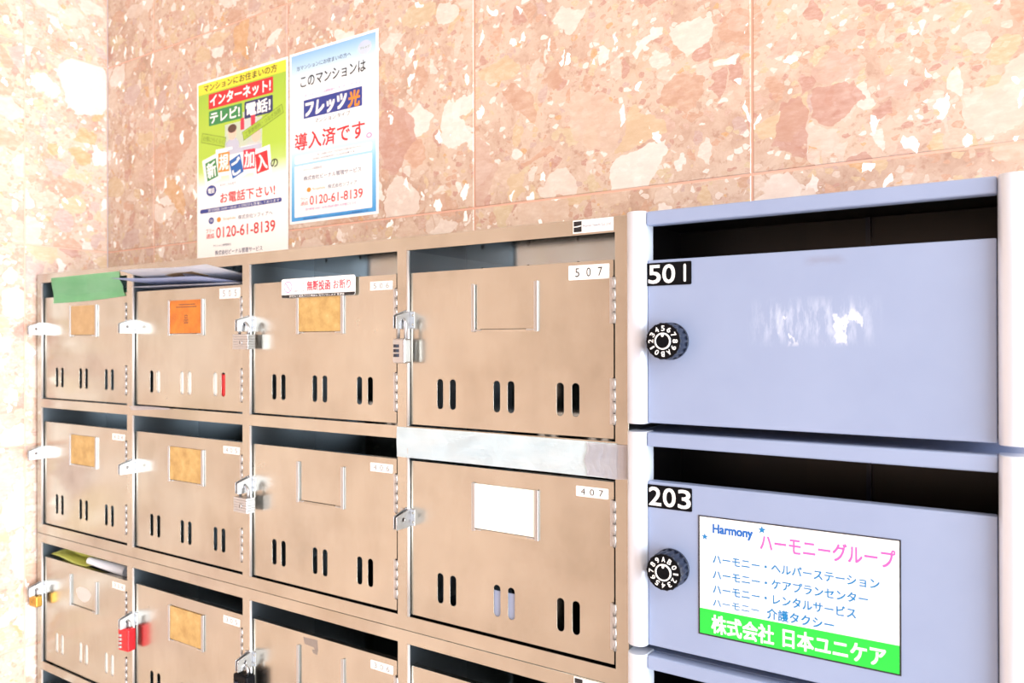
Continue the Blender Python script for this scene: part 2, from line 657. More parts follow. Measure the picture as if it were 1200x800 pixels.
def cabinet_body(zt, zb, rows):
    bm = bmesh.new()
    holes = [rect(l - LEDGE, r + 0.6, w_['b'] - 1.8, w_['t']) for l, r in zip(CL, CR) for w_ in rows]
    plate(bm, rect(XO[0], XO[1], zb, zt), holes, 0.0, 1.6, 0, 0.3)
    # outer shell
    box(bm, XO[0], XO[0] + 1.0, 1.4, 108, zb, zt)
    box(bm, XO[1] - 1.0, XO[1], 1.4, 108, zb, zt)
    box(bm, XO[0] + 1, XO[1] - 1, 1.4, 108, zt - 1.0, zt)
    box(bm, XO[0] + 1, XO[1] - 1, 1.4, 108, zb, zb + 1.0)
    box(bm, XO[0] + 1, XO[1] - 1, 107, 108, zb + 1, zt - 1)
    for l, r in zip(CL, CR):
        for w_ in rows:
            x0, x1, z0, z1 = l - LEDGE - 0.1, r + 0.7, w_['b'] - 1.9, w_['t'] + 0.1
            cyl(bm, (l - 0.7, 0.8, z0 + 0.3), (l - 0.7, 0.8, z1 - 0.3), 1.6, None, 20, 3)
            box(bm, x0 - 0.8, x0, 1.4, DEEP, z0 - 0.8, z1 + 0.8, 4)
            box(bm, x1, x1 + 0.8, 1.4, DEEP, z0 - 0.8, z1 + 0.8, 1)
            box(bm, x0, x1, 1.4, DEEP, z1, z1 + 0.8, 1)
            box(bm, x0, x1, 1.4, DEEP, z0 - 0.8, z0, 1)
            box(bm, x0 - 0.8, x1 + 0.8, DEEP, DEEP + 0.8, z0 - 0.8, z1 + 0.8, 1)
            for k in range(4):                    # screw heads along the top of the back plate
                x = x0 + 22 + 58 * k
                cyl(bm, (x, DEEP - 0.8, z1 - 12), (x, DEEP, z1 - 12), 1.9, None, 12, 2)
    return mesh('cabinet_body', bm, ['steel', 'steel_in', 'dark', 'edge', 'steel_daylit'])


def slot_loops(h):
    out = []
    for u in (33.4, 48.6, 98.8, 114.2, 164.9, 180.0):
        out.append(rrect(u, u + 7.2, -h * 0.695 - 28.6, -h * 0.695, 3.55, 5))
    return out


door_cache, part_cache = {}, {}


def door_mesh(h):
    k = round(h, 1)
    if k not in door_cache:
        bm = bmesh.new()
        plate(bm, rect(0.3, 219.2, -h, 0), slot_loops(h), 0.0, 1.0, 0, 0.2)
        box(bm, 0.3, 1.1, 1.0, 9, -h + 0.3, -0.3)         # folded edges
        box(bm, 218.4, 219.2, 1.0, 9, -h + 0.3, -0.3)
        box(bm, 1.1, 218.4, 1.0, 7, -1.0, -0.3)
        box(bm, 1.1, 218.4, 1.0, 7, -h + 0.3, -h + 1.0)
        door_cache[k] = mesh('door', bm, 'steel')
    return door_cache[k]


def cached(name, fn):
    if name not in part_cache:
        part_cache[name] = fn()
    return part_cache[name]


def hinge_mesh():
    bm = bmesh.new()
    zs = [0, -9.6, -19.2, -28.8, -38.4]
    for a, b in zip(zs, zs[1:]):
        cyl(bm, (0, -1.0, a - 0.25), (0, -1.0, b + 0.25), 2.0, None, 18, 0)
    cyl(bm, (0, -1.0, 0.6), (0, -1.0, -39.0), 1.3, None, 12, 1)
    box(bm, -4.5, -1.5, -0.7, 0.0, -38.2, -0.2)
    return mesh('hinge', bm, ['chrome', 'dark'])


def tab(bm, x0, x1, depth, z_low, z_high, z_nose, hole):
    """upright plate standing out from the front, in the YZ plane"""
    t = bmesh.new()
    plate(t, [(0, z_low), (depth - 0.6, z_low), (depth, z_low + 0.6), (depth, z_nose - 0.6), (depth - 0.5, z_nose + 0.2), (0, z_high)],
          [ellipse(hole[0], hole[1], 2.0, 2.0, 16)], x0, x1, 0, 0.15)
    merge(bm, t, 0, Matrix(((0, 1, 0, 0), (-1, 0, 0, 0), (0, 0, 1, 0), (0, 0, 0, 1))))


def hasp_mesh():                                   # on the door: an upright tab with a foot plate
    bm = bmesh.new()
    tab(bm, 0.0, 1.2, 21.5, -18.5, 0, -6.0, (11.5, -9.8))
    box(bm, 1.2, 6.0, -0.9, 0.0, -17.5, -1.5, 0, 0.2)
    for z in (-5, -14):
        cyl(bm, (3.8, -1.4, z), (3.8, -0.8, z), 1.1, 1.4, 12, 1)
    return mesh('hasp', bm, ['chrome', 'steel'])


def staple_mesh():                                 # on the frame: its twin
    bm = bmesh.new()
    tab(bm, -1.2, 0.0, 18.5, -18.0, 0.5, -5.5, (8.5, -9.8))
    box(bm, -7.0, -1.2, -0.9, 0.0, -17.5, -1.0, 0, 0.2)
    return mesh('staple', bm, 'chrome')


def holder_mesh():
    bm = bmesh.new()
    for x, s in ((76.5, 1), (146.0, -1)):
        box(bm, x - 1.3, x + 1.3, -2.2, 0.0, -58.5, -14.0, 0, 0.6, 3)
        box(bm, min(x, x + 2.6 * s), max(x, x + 2.6 * s), -2.2, -1.7, -58.2, -14.5, 0, 0.15)
    box(bm, 77.4, 145.1, -0.4, 0.0, -59.0, -55.8, 2, 0.15)
    box(bm, 78.2, 85, -2.0, -0.4, -57.4, -56.4, 0, 0.3)
    box(bm, 135, 143, -2.0, -0.4, -57.4, -56.2, 0, 0.3)
    box(bm, 85, 134, -0.9, -0.5, -56.3, -55.8, 1)
    return mesh('card_holder', bm, ['chrome', 'dark', 'steel'])


def card_mesh(m_, z1=-14.5):
    bm = bmesh.new()
    box(bm, 78.4, 144.2, -1.5, -0.55, -55.6, z1, 0, 0.2)
    if m_ == 'orangecard':
        text(bm, '品', 109, 117, -44, -33, -1.55, 1)
        flat(bm, rect(98, 131, -20.5, -19.6), -1.55, 1)
        flat(bm, rect(92, 134, -23.5, -22.6), -1.55, 1)
    return mesh('name_card', bm, [m_, 'hair'])


def label_mesh(s, wide=False, tone='greyink'):
    bm = bmesh.new()
    u0, u1, za, zb = (177.2, 215.6, -3.0, -15.4) if wide else (184.0, 214.3, -6.2, -15.0)
    plate(bm, rrect(u0, u1, zb, za, 0.8, 3), [], -0.35, 0.0, 0)
    n = len(s)
    for i, ch in enumerate(s):
        c = u0 + (u1 - u0) * (0.22 + 0.28 * i)
        text(bm, ch, c - 2.0, c + 2.0, zb + (za - zb) * 0.2, za - (za - zb) * 0.2, -0.4, 1)
    return mesh('number_label', bm, ['label', tone])


cab_info = [('stainless steel mailbox cabinet under the two posters, upper block with two rows of doors', 104.5, -280.0, ROWS[:2], '54'),
            ('lower stainless steel mailbox cabinet, its top row cut by the foot of the photo', -280.6, -668.0, ROWS[2:], '32')]
CARDS = {(0, 0): 'tan', (1, 0): 'orangecard', (2, 0): 'gold', (0, 1): 'gold', (1, 1): 'gold', (3, 1): 'whitecard', (1, 2): 'gold'}
cabinets, doors = [], {}
for ci, (lab, zt, zb, rows, digits) in enumerate(cab_info):
    base = (-742.3, 54.0, zb)
    root = link('stainless_mailbox_cabinet', None, base)
    tag(root, lab, 'mailbox', 'stainless mailbox cabinets')
    cabinets.append(root)
    body = link('body', cabinet_body(zt, zb, rows), (-base[0], -base[1], -base[2]), root)
    for ri, w_ in enumerate(rows):
        gr = ci * 2 + ri
        h = w_['d'] - w_['b']
        for c in range(4):
            d = link('door', door_mesh(h), (CL[c] - base[0], DY - base[1], w_['d'] - base[2]), root)
            doors[(c, gr)] = d
            for z in (-14.5, -h * 0.66):
                link('hinge', cached('hinge', hinge_mesh), (221.0, -1.0, z), d)
            dz = -46 if (c, gr) == (3, 1) else -36.5
            link('hasp', cached('hasp', hasp_mesh), (-0.2, 0.0, dz), d)
            link('card_holder', cached('holder', holder_mesh), (0, 0, 0), d)
            if (c, gr) in CARDS:
                k = CARDS[(c, gr)]
                cd = link('name_card', cached('card' + k, lambda: card_mesh(k)), (0, 0, 0), d)
                cd['label'] = {'tan': 'faded tan name card', 'gold': 'aged gold name card', 'orangecard': 'orange name card', 'whitecard': 'blank white name card'}[k]
            num = digits[ri] + '0' + '4567'[c]
            if (c, gr) != (0, 0):
                link('number_label', label_mesh(num, (c, gr) in ((3, 0), (1, 0)), 'ink' if c == 3 else 'greyink'), (0, 0, 0), d)
            link('staple', cached('staple', staple_mesh), (CL[c] - LEDGE - 0.3 - base[0], -base[1], w_['d'] + dz - base[2]), root)
    # maker's plate at the right end of the top rail
    bm = bmesh.new()
    z1 = zt - 0.6
    plate(bm, rect(-312.3, -274.8, z1 - 11.0, z1), [], -0.5, 0.0, 0)
    flat(bm, rect(-311.6, -304.0, z1 - 10.0, z1 - 0.9), -0.55, 1)
    flat(bm, [(-311.4, z1 - 5.9), (-308, z1 - 5.9), (-304.2, z1 - 5.2), (-304.2, z1 - 4.4), (-308, z1 - 4.9), (-311.4, z1 - 5.2)], -0.6, 0)
    text(bm, 'Human Needs Co.,Ltd.', -302.6, -276.6, z1 - 6.6, z1 - 4.0, -0.55, 2)
    pl = link('maker_plate', mesh('maker_plate', bm, ['label', 'ink', 'navyink']), (-base[0], -base[1], -base[2]), root)
    pl['label'] = 'white maker plate with a black square'

# notice sticker over the card holder of the top door in the third column
bm = bmesh.new()
plate(bm, rrect(0, 112.5, -20.9, 0, 2.6, 5), [], -0.4, 0.0, 0)
flat(bm, [(0.1, -17.5), (112.4, -17.5), (112.4, -18.6), (111.7, -20.2), (110, -20.8), (2.5, -20.8), (0.8, -20.2), (0.1, -18.6)], -0.45, 1)
text(bm, '無断投函', 41, 76, -14.0, -3.6, -0.45, 2, 0.02)
text(bm, 'お断り', 81, 106, -13.6, -4.0, -0.45, 2, 0.01)
t0 = ellipse(10.5, -8.8, 6.6, 6.2, 30)
t1 = ellipse(10.5, -8.8, 5.8, 5.4, 30)
for i in range(30):
    flat(bm, [t0[i], t0[(i + 1) % 30], t1[(i + 1) % 30], t1[i]], -0.45, 3)
flat(bm, [(6.0, -4.4), (6.7, -3.9), (15.0, -13.2), (14.3, -13.7)], -0.45, 3)
text(bm, 'チラシ・広告', 20, 36, -7.2, -4.2, -0.45, 4)
text(bm, 'お断りします', 20, 36, -15.0, -12.6, -0.45, 5)
text(bm, '許可なく投函された場合は 処分いたします 管理者', 13, 97, -20.2, -18.2, -0.5, 0, 0.01)
nt = link('notice_sticker', mesh('notice_sticker', bm, ['white', 'ink', 'pinkred', 'pink', 'greyink', 'navyink']), (53.2, -2.7, 2.2), doors[(2, 0)])
nt['label'] = 'white notice sticker with pink red lettering and black lower band'

# sticker residue on the doors
bm = bmesh.new()
flat(bm, [(84, -4), (106, -3), (107, -14), (103, -15), (100, -12), (86, -11)], -0.08)
flat(bm, [(98, -14.5), (107, -14), (106, -19), (99, -18)], -0.08)
r_ = link('sticker_residue', mesh('sticker_residue', bm, 'residue'), (0, 0, 0), doors[(2, 2)])
r_['label'] = 'grey torn sticker residue'
bm = bmesh.new()
flat(bm, [(110 + (19 + 1.5 * math.sin(5 * a)) * math.cos(a), -37 + (10 + math.sin(3 * a)) * math.sin(a)) for a in [2 * PI * i / 40 for i in range(40)]], -0.08)
r_ = link('sticker_residue', mesh('sticker_residue', bm, 'palestain'), (0, 0, 0), doors[(0, 2)])
r_['label'] = 'whitish oval sticker residue'


# tapes on the frame
def strip(x0, x1, ztop, zbot, ys, seed, m_, amp=0.5, nx=40, nz=10, thick=0.25):
    """tape laid over frame and door: ys(x, z) gives its distance in front"""
    bm = bmesh.new()
    rnd = random.Random(seed)
    ph = [rnd.uniform(0, 6) for _ in range(6)]
    G = []
    for i in range(nx + 1):
        u = i / nx
        row = []
        for j in range(nz + 1):
            v = j / nz
            a, b = ztop(u), zbot(u)
            xx = x0(v) + (x1(v) - x0(v)) * u
            z = a + (b - a) * v
            wv = amp * (math.sin(9 * u + ph[0]) * math.sin(4 * v + ph[1]) + 0.5 * math.sin(23 * u + ph[2] + 3 * v))
            row.append(bm.verts.new((xx, ys(xx, z) - abs(wv), z)))
        G.append(row)
    fs = []
    for i in range(nx):
        for j in range(nz):
            f = bm.faces.new((G[i][j], G[i][j + 1], G[i + 1][j + 1], G[i + 1][j]))
            fs.append(f)
    bmesh.ops.solidify(bm, geom=fs, thickness=thick)
    bmesh.ops.recalc_face_normals(bm, faces=bm.faces[:])
    return bm


def world_child(name, bm, m_, root):
    base = root.location
    o = link(name, mesh(name, bm, m_), (-base[0] * 1000, -base[1] * 1000, -(base[2] - EYE) * 1000), root)
    return o


def over_green(x, z):
    if z > 91:
        return -0.5
    if z > 71:
        return -0.5 + 3.0 * (91 - z) / 20
    return 2.2


o = world_child('tape', strip(lambda v: -1181 + 2.0 * math.sin(2.5 * v), lambda v: -1003 + 10 * v + 1.2 * math.sin(14 * v), lambda u: 97.2 + 0.8 * u, lambda u: 60.4 + 4.6 * u - 1.5 * math.sin(3 * u),
                              over_green, 3, None, 0.35, 48, 14), 'greentape', cabinets[0])
o['label'] = 'green cloth tape sealing the mail slot'
o = world_child('tape', strip(lambda v: -510.0, lambda v: -272.0, lambda u: -81.6 + 0.3 * math.sin(4 * u), lambda u: -111.0 + 0.3 * math.sin(3 * u), lambda x, z: -0.6, 8, None, 0.5, 60, 8), 'bluetape', cabinets[0])
o['label'] = 'pale blue white tape over the mail slot'
o = world_child('clear_tape', strip(lambda v: -300 + 1.5 * math.sin(9 * v), lambda v: -262.5, lambda u: -82.5, lambda u: -110.5 + 0.5 * math.sin(7 * u), lambda x, z: -1.5, 11, None, 0.3, 24, 8), 'cleartape', cabinets[0])
o['label'] = 'clear wrinkled tape end'


# ------------------------------------------------------------------ grey dial mailboxes
GX0, GX1 = -262.0, 8.6
GD0, GD1 = -245.2, -8.5


def column_bm(x0, x1, z0, z1, out=7.5, n=22):
    bm = bmesh.new()
    cx, rx = (x0 + x1) / 2, (x1 - x0) / 2
    prof = [(cx - rx * math.cos(PI * i / n), 0.5 - (out + 0.5) * math.sin(PI * i / n) ** 0.85) for i in range(n + 1)]
    rings = []
    for z, s in ((z0, 0.93), (z0 + 0.8, 1.0), (z1 - 0.8, 1.0), (z1, 0.93)):
        rings.append([bm.verts.new((cx + (x - cx) * s, 0.5 + (y - 0.5) * s, z)) for x, y in prof] +
                     [bm.verts.new((cx + rx * s, 12, z)), bm.verts.new((cx - rx * s, 12, z))])
    k = len(rings[0])
    for A, B in zip(rings, rings[1:]):
        for i in range(k):
            f = bm.faces.new((A[i], A[(i + 1) % k], B[(i + 1) % k], B[i]))
            f.smooth = i < n
    bm.faces.new(rings[0][::-1])
    bm.faces.new(rings[-1])
    bmesh.ops.recalc_face_normals(bm, faces=bm.faces[:])
    return bm


def dial_base():
    bm = bmesh.new()
    loop = []
    n = 144
    for i in range(n):
        a = 2 * PI * i / n
        r = 14.0 + 0.45 * math.cos(18 * a)
        loop.append((r * math.cos(a), r * math.sin(a)))
    plate(bm, loop, [], -16.4, -2.0, 0, 0.5)
    plate(bm, ellipse(0, 0, 14.6, 14.6, 48), [], -2.4, 0.0, 0, 0.2)
    return mesh('dial_lock', bm, 'dial')


def dial_cap():
    bm = bmesh.new()
    plate(bm, ellipse(0, 0, 13.7, 13.7, 64), [], -17.0, -16.3, 0, 0.2)
    plate(bm, ellipse(0, 0, 5.4, 5.4, 40), [], -17.9, -17.0, 0, 0.3)
    plate(bm, ellipse(0, 0, 6.5, 6.5, 48), [ellipse(0, 0, 5.4, 5.4, 48)], -18.2, -17.0, 1, 0.15)
    plate(bm, ellipse(0, 4.5, 1.1, 1.3, 16), [], -18.1, -17.8, 1)
    return mesh('dial_cap', bm, ['black', 'white'])


def dial_numerals(start):
    bm = bmesh.new()
    seq = '0123456789AB'
    for i in range(12):
        ch = seq[(start + i) % 12]
        a = -2 * PI * i / 12
        cx, cz = 9.9 * math.sin(-a), 9.9 * math.cos(a)
        hw = 0.55 if ch == '1' else 1.35
        text(bm, ch, cx - hw, cx + hw, cz - 1.95, cz + 1.95, -17.05, 0, 0.02, a)
    return mesh('numerals', bm, 'white')


def number_plate(s):
    bm = bmesh.new()
    plate(bm, rrect(0, 37.6, -18.1, 0, 1.0, 4), [], -0.5, 0.0, 0, 0.1)
    return mesh('number_plate', bm, 'black')


def number_digits(s):
    bm = bmesh.new()
    for i, ch in enumerate(s):
        if ch == '1':
            flat(bm, rrect(31.3, 33.3, -15.9, -2.0, 1.0, 4), -0.6)
            continue
        x = 2.3 + 11.9 * i + (0.4 if i == 2 else 0)
        text(bm, ch, x, x + 9.9, -16.1, -1.9, -0.6, 0, 0.018)
    return mesh('digits', bm, 'white')


def grey_mailbox(label, zt, zb, door_mat, num=None, dial=None, dial_z=-65.0):
    base = ((GX0 + GX1) / 2, 54.0, zb)
    root = link('grey_mailbox', None, base)
    tag(root, label, 'mailbox', 'grey dial mailboxes')
    off = (-base[0], -base[1], -base[2])
    z_slot, z_door = zt - 11.5, zt - 39.4
    # housing: top, bottom, sides, back
    bm = bmesh.new()
    box(bm, GD0 - 15, GD0 - 13.5, 12, 108, zb + 1, zt - 1)
    box(bm, GD1 + 13.5, GD1 + 15, 12, 108, zb + 1, zt - 1)
    box(bm, GD0 - 13.5, GD1 + 13.5, 12, 108, zt - 2.4, zt - 1)
    box(bm, GD0 - 13.5, GD1 + 13.5, 12, 108, zb + 1, zb + 2.4)
    box(bm, GD0 - 13.5, GD1 + 13.5, 106, 108, zb + 2.4, zt - 2.4, 1)
    box(bm, GD0 - 13.4, GD1 + 13.4, 12.1, 105.9, zt - 4.0, zt - 2.5, 1)
    box(bm, GD0 - 13.4, GD0 - 12.4, 12.1, 105.9, zb + 2.5, zt - 4.0, 1)
    box(bm, GD1 + 12.4, GD1 + 13.4, 12.1, 105.9, zb + 2.5, zt - 4.0, 1)
    box(bm, GD0 + 100, GD1 + 12.3, 101, 105.8, zb + 3, zt - 5, 2)
    box(bm, GD0 + 146, GD0 + 149.5, 97, 101, zb + 3, zt - 5, 3)
    link('housing', mesh('housing', bm, ['paint', 'inner_black', 'inner_brown', 'dial']), off, root)
    for x0, x1 in ((GX0, GD0 - 0.1), (GD1 + 0.1, GX1)):
        c_ = link('side_column', mesh('side_column', column_bm(x0, x1, zb, zt), 'column'), off, root)
    bm = bmesh.new()
    box(bm, GD0, GD1, -2.2, 9, z_slot, zt - 0.4, 0, 1.6, 4)
    link('top_rail', mesh('top_rail', bm, 'paint'), off, root)
    bm = bmesh.new()
    box(bm, 0.2, GD1 - GD0 - 0.4, 0.0, 10, zb + 0.8 - z_door, 0, 0, 1.0, 4)
    d = link('door', mesh('door', bm, door_mat), (GD0 - base[0], -base[1], z_door - base[2]), root)
    if num:
        p_ = link('number_plate', number_plate(num), (GD0 - 0.9 - base[0], -base[1], z_door - 2.4 - base[2]), root)
        p_['label'] = 'black room number plate'
        link('digits', number_digits(num), (0, 0, 0), p_)
    if dial is not None:
        dl = link('dial_lock', cached('dial', dial_base), (-225.3 - base[0], -base[1], z_door + dial_z - base[2]), root)
        link('dial_cap', cached('dialcap', dial_cap), (0, 0, 0), dl)
        link('numerals', dial_numerals(dial), (0, 0, 0), dl)
    return root, d


g501, d501 = grey_mailbox('grey blue mailbox with black plate 501 and scraped door', 105.6, -64.2, 'scuff', '501', 5, -64.5)
g203, d203 = grey_mailbox('grey blue mailbox with plate 203 and white and green sticker', -70.4, -241.2, 'paint', '203', 10, -65.5)
gbot, dbot = grey_mailbox('grey blue mailbox below the one with plate 203, only its top in view', -247.6, -418.4, 'paint')

# advertisement sticker on 203
AW, AH = 139.8, 91.0
base = g203.location
ad_loc = (-203.5 - base[0] * 1000, -base[1] * 1000, -131.8 - (base[2] - EYE) * 1000)
bm = bmesh.new()
plate(bm, rect(0, AW, -AH, 0), [], -0.4, 0.0, 0)
flat(bm, rect(1.1, AW - 1.1, -AH + 1.1, -0.9), -0.45, 1)
flat(bm, rect(1.1, AW - 1.1, -AH + 1.1, -70.8), -0.5, 2)
flat(bm, rect(1.1, AW - 1.1, -24.9, -24.1), -0.5, 3)
ad = link('advertisement', mesh('advertisement', bm, ['ink', 'white', 'green', 'mint']), ad_loc, g203)
ad['label'] = 'white and green advertisement sticker with black border'
bm = bmesh.new()
text(bm, 'Harmony', 11.5, 41.3, -14.2, -5.6, -0.55, 0, 0.034)
flat(bm, star(5.1, -16.0, 2.8), -0.55, 1)
flat(bm, star(48.2, -5.2, 3.2), -0.55, 1)
text(bm, 'ハーモニーグループ', 47.0, 136.3, -20.2, -7.6, -0.55, 2, 0.016)
text(bm, 'ハーモニー・ヘルパーステーション', 11.4, 126.6, -35.3, -28.4, -0.55, 1, 0.022)
text(bm, 'ハーモニー・ケアプランセンター', 11.4, 119.5, -46.9, -40.0, -0.55, 1, 0.022)
text(bm, 'ハーモニー・レンタルサービス', 11.4, 111.8, -58.0, -51.0, -0.55, 1, 0.022)
text(bm, 'ハーモニー', 11.4, 46.0, -67.6, -62.6, -0.55, 1, 0.022)
text(bm, '介護タクシー', 51.6, 97.6, -69.4, -61.6, -0.55, 1, 0.022)
text(bm, '株式会社', 10.4, 56.3, -88.0, -74.4, -0.55, 3, 0.022)
text(bm, '日本ユニケア', 63.0, 130.2, -87.4, -74.2, -0.55, 3, 0.022)
link('lettering', mesh('lettering', bm, ['blueprint', 'cyan', 'pink', 'white']), (0, 0, 0), ad)

# ------------------------------------------------------------------ posters on the stone wall
PY = WALL_Y * 1000 - 0.4
# green poster
W1, H1 = 194.8, 271.6
bm = bmesh.new()
plate(bm, rect(0, W1, -H1, 0), [], -0.3, 0.0, 0)
p1 = link('poster', mesh('poster', bm, 'white'), (-991.4, PY, 377.6))
tag(p1, 'green and yellow poster with red headline, taller of the two on the stone wall', 'poster', 'posters above the mailboxes')
M['limeground'] = gradient_material('lime_ground', [(0.0, '#9cc53c'), (0.30, '#b3d244'), (0.47, '#b4d548'), (0.56, '#c3df74'), (0.66, '#ffffff')], 0.2316)
bm = bmesh.new()
flat(bm, rect(3.2, W1 - 3.6, -H1 + 6, -3.2), -0.35)
g_ = link('printed_ground', mesh('printed_ground', bm, 'limeground'), (0, 0, 0), p1)
bm = bmesh.new()
flat(bm, rect(3.2, W1 - 3.6, -18.5, -3.2), -0.4, 0)
text(bm, 'マンションにお住まいの方', 16.5, 173.2, -15.6, -5.4, -0.5, 1, 0.012)
link('title_band', mesh('title_band', bm, ['yellow', 'ink']), (0, 0, 0), p1)
bm = bmesh.new()
for (a, b, c_, d_, k, s, m2) in ((27.2, 165.5, -42.0, -20.4, 0, 'インターネット!', 31), (27.8, 101.2, -66.0, -45.0, 1, 'テレビ!', 31), (106.5, 165.0, -68.2, -45.0, 2, '電話!', 110)):
    flat(bm, rrect(a, b, c_, d_, 1.6, 4), -0.42, k)
    text(bm, s, m2, b - 5, c_ + 3.2, d_ - 2.6, -0.5, 3, 0.03)
link('headline_panel', mesh('headline_panel', bm, ['red', 'dkgreen', 'navyink', 'white']), (0, 0, 0), p1)
# picture of two people and the slanted tags beside it
bm = bmesh.new()
flat(bm, rect(64, 143, -113, -69.5), -0.4, 0)
flat(bm, rect(103, 133, -90, -58), -0.41, 0)
flat(bm, rect(120, 129, -80, -58), -0.43, 3)
flat(bm, ellipse(80, -83, 9, 10), -0.44, 1)
flat(bm, ellipse(80, -77, 9.5, 6), -0.46, 2)
flat(bm, [(68, -108), (66, -96), (74, -91), (88, -91), (95, -98), (95, -108)], -0.43, 4)
flat(bm, ellipse(131, -94, 9, 9), -0.44, 1)
flat(bm, ellipse(126, -84, 8, 6), -0.46, 2)
flat(bm, [(112, -110), (112, -100), (122, -101), (140, -103), (142, -112)], -0.43, 0)
flat(bm, rect(70, 142, -113, -106), -0.47, 4)
flat(bm, rect(98, 106, -82, -66), -0.43, 3)
link('picture', mesh('picture', bm, ['paper', 'skin', 'hair', 'pinkred', 'lilac']), (0, 0, 0), p1)
bm = bmesh.new()


def slant(bm, cx, cz, w_, h_, rot, y, mi, grow=0.0):
    c_, s_ = math.cos(rot), math.sin(rot)
    pts = [(-w_ / 2 - grow, -h_ / 2 - grow), (w_ / 2 + grow, -h_ / 2 - grow), (w_ / 2 + grow, h_ / 2 + grow), (-w_ / 2 - grow, h_ / 2 + grow)]
    flat(bm, [(cx + a * c_ - b * s_, cz + a * s_ + b * c_) for a, b in pts], y, mi)


slant(bm, 38, -87, 54, 12, -0.25, -0.48, 1, 0.8)
slant(bm, 38, -87, 54, 12, -0.25, -0.5, 0)
text(bm, 'お得に!らくらく', 14, 62, -90.5, -83.5, -0.55, 2, 0.0, -0.25)
slant(bm, 144, -79, 84, 11, 0.30, -0.48, 1, 0.8)
slant(bm, 144, -79, 84, 11, 0.30, -0.5, 0)
text(bm, '工事費無料・つなぎ放題', 106, 182, -82.5, -75.5, -0.55, 2, 0.0, 0.30)
link('slanted_tag', mesh('slanted_tag', bm, ['lime', 'olive', 'olive']), (0, 0, 0), p1)
bm = bmesh.new()
for cx, cz, rot, k, ch in ((34.0, -129, 0.20, 1, '新'), (61.5, -121.5, -0.02, 2, '規'), (89.0, -131, 0.30, 3, 'ご'), (116.5, -124.5, -0.03, 4, '加'), (143, -132, 0.12, 5, '入')):
    slant(bm, cx, cz, 27, 29, rot, -0.42 - 0.008 * k, 0, 5.0)
for cx, cz, rot, k, ch in ((34.0, -129, 0.20, 1, '新'), (61.5, -121.5, -0.02, 2, '規'), (89.0, -131, 0.30, 3, 'ご'), (116.5, -124.5, -0.03, 4, '加'), (143, -132, 0.12, 5, '入')):
    slant(bm, cx, cz, 25, 27, rot, -0.5, k)
    text(bm, ch, cx - 10.0, cx + 10.0, cz - 10.8, cz + 10.8, -0.55, 0, 0.025, rot)
text(bm, 'の', 161, 175, -142, -131, -0.55, 6, 0.015)
link('letter_cards', mesh('letter_cards', bm, ['white', 'dkgreen', 'orange', 'blueprint', 'pinkred', 'red', 'ink']), (0, 0, 0), p1)
bm = bmesh.new()
flat(bm, ellipse(33.1, -158.7, 11.5, 7.8), -0.42, 1)
text(bm, '電話', 26, 40.5, -162.4, -155, -0.5, 0, 0.02)
text(bm, '今すぐこちらまで', 53, 88, -155.4, -151.5, -0.5, 4)
text(bm, 'お電話下さい!', 53.8, 169, -179, -164.3, -0.5, 2, 0.016)
flat(bm, rrect(7.2, 182.4, -189.6, -183.6, 2.8), -0.42, 3)
text(bm, '受付時間 10:00～20:00 土日祝日も営業しております', 26, 178, -188.6, -184.6, -0.5, 0)
flat(bm, ellipse(33.1, -201.4, 6.2, 4.8), -0.42, 1)
text(bm, '代理店', 28.6, 37.6, -203.4, -199.4, -0.5, 0)
flat(bm, ellipse(50.3, -201.5, 4.6, 3.6), -0.42, 5)
text(bm, 'Sophia', 60, 87, -204.0, -199.8, -0.5, 5)
text(bm, '株式会社ソフィアへ', 92.6, 164.3, -205.0, -199.0, -0.5, 4)
text(bm, '0120-61-8139', 44.6, 169.3, -227.2, -212.4, -0.5, 2, 0.012)
text(bm, 'フリー', 21.4, 40, -218.6, -213.0, -0.5, 2, 0.01)
text(bm, '通話', 21.4, 40, -226.6, -220.0, -0.5, 2, 0.01)
text(bm, 'マンション管理会社', 37, 77.4, -239.6, -236.0, -0.5, 4)
text(bm, '株式会社ビーナル管理サービス', 41.6, 143.7, -251.4, -244.6, -0.5, 4, 0.006)
link('lettering', mesh('lettering', bm, ['white', 'navy', 'red', 'navy', 'navyink', 'orange']), (0, 0, 0), p1)

# blue poster
W2, H2 = 156.8, 222.4
bm = bmesh.new()
plate(bm, rect(0, W2, -H2, 0), [], -0.3, 0.0, 0)
p2 = link('poster', mesh('poster', bm, 'white'), (-793.4, PY, 378.4))
tag(p2, 'pale blue and white poster with red lettering, beside the green one', 'poster', 'posters above the mailboxes')
M['skyground'] = gradient_material('sky_blue_ground', [(0.0, '#7fb6f0'), (0.10, '#bfe0f8'), (0.20, '#f2f9fe'), (0.50, '#fbfdff'), (0.60, '#c9eafa'), (0.70, '#90d0f2'), (0.98, '#3f9fe4')], 0.2222)
bm = bmesh.new()
flat(bm, rect(3.4, W2 - 4.0, -H2 + 3.4, -3.2), -0.35)
link('printed_ground', mesh('printed_ground', bm, 'skyground'), (0, 0, 0), p2)
bm = bmesh.new()
flat(bm, rrect(10, W2 - 10.5, -145.0, -134.6, 2.2), -0.42)
link('text_panel', mesh('text_panel', bm, 'white'), (0, 0, 0), p2)
bm = bmesh.new()
flat(bm, rrect(9.4, W2 - 10.5, -214.0, -147.8, 1.2), -0.42)
link('text_panel', mesh('text_panel', bm, 'white'), (0, 0, 0), p2)
bm = bmesh.new()
flat(bm, ellipse(134.5, -18, 11.5, 8.6), -0.42, 0)
link('round_emblem', mesh('round_emblem', bm, 'paper'), (0, 0, 0), p2)
bm = bmesh.new()
text(bm, '当マンションにお住まいの方へ', 14, 111.6, -24.2, -18.2, -0.5, 0)
text(bm, 'このマンションは', 21.2, 136, -47.0, -33.0, -0.5, 1, 0.012)
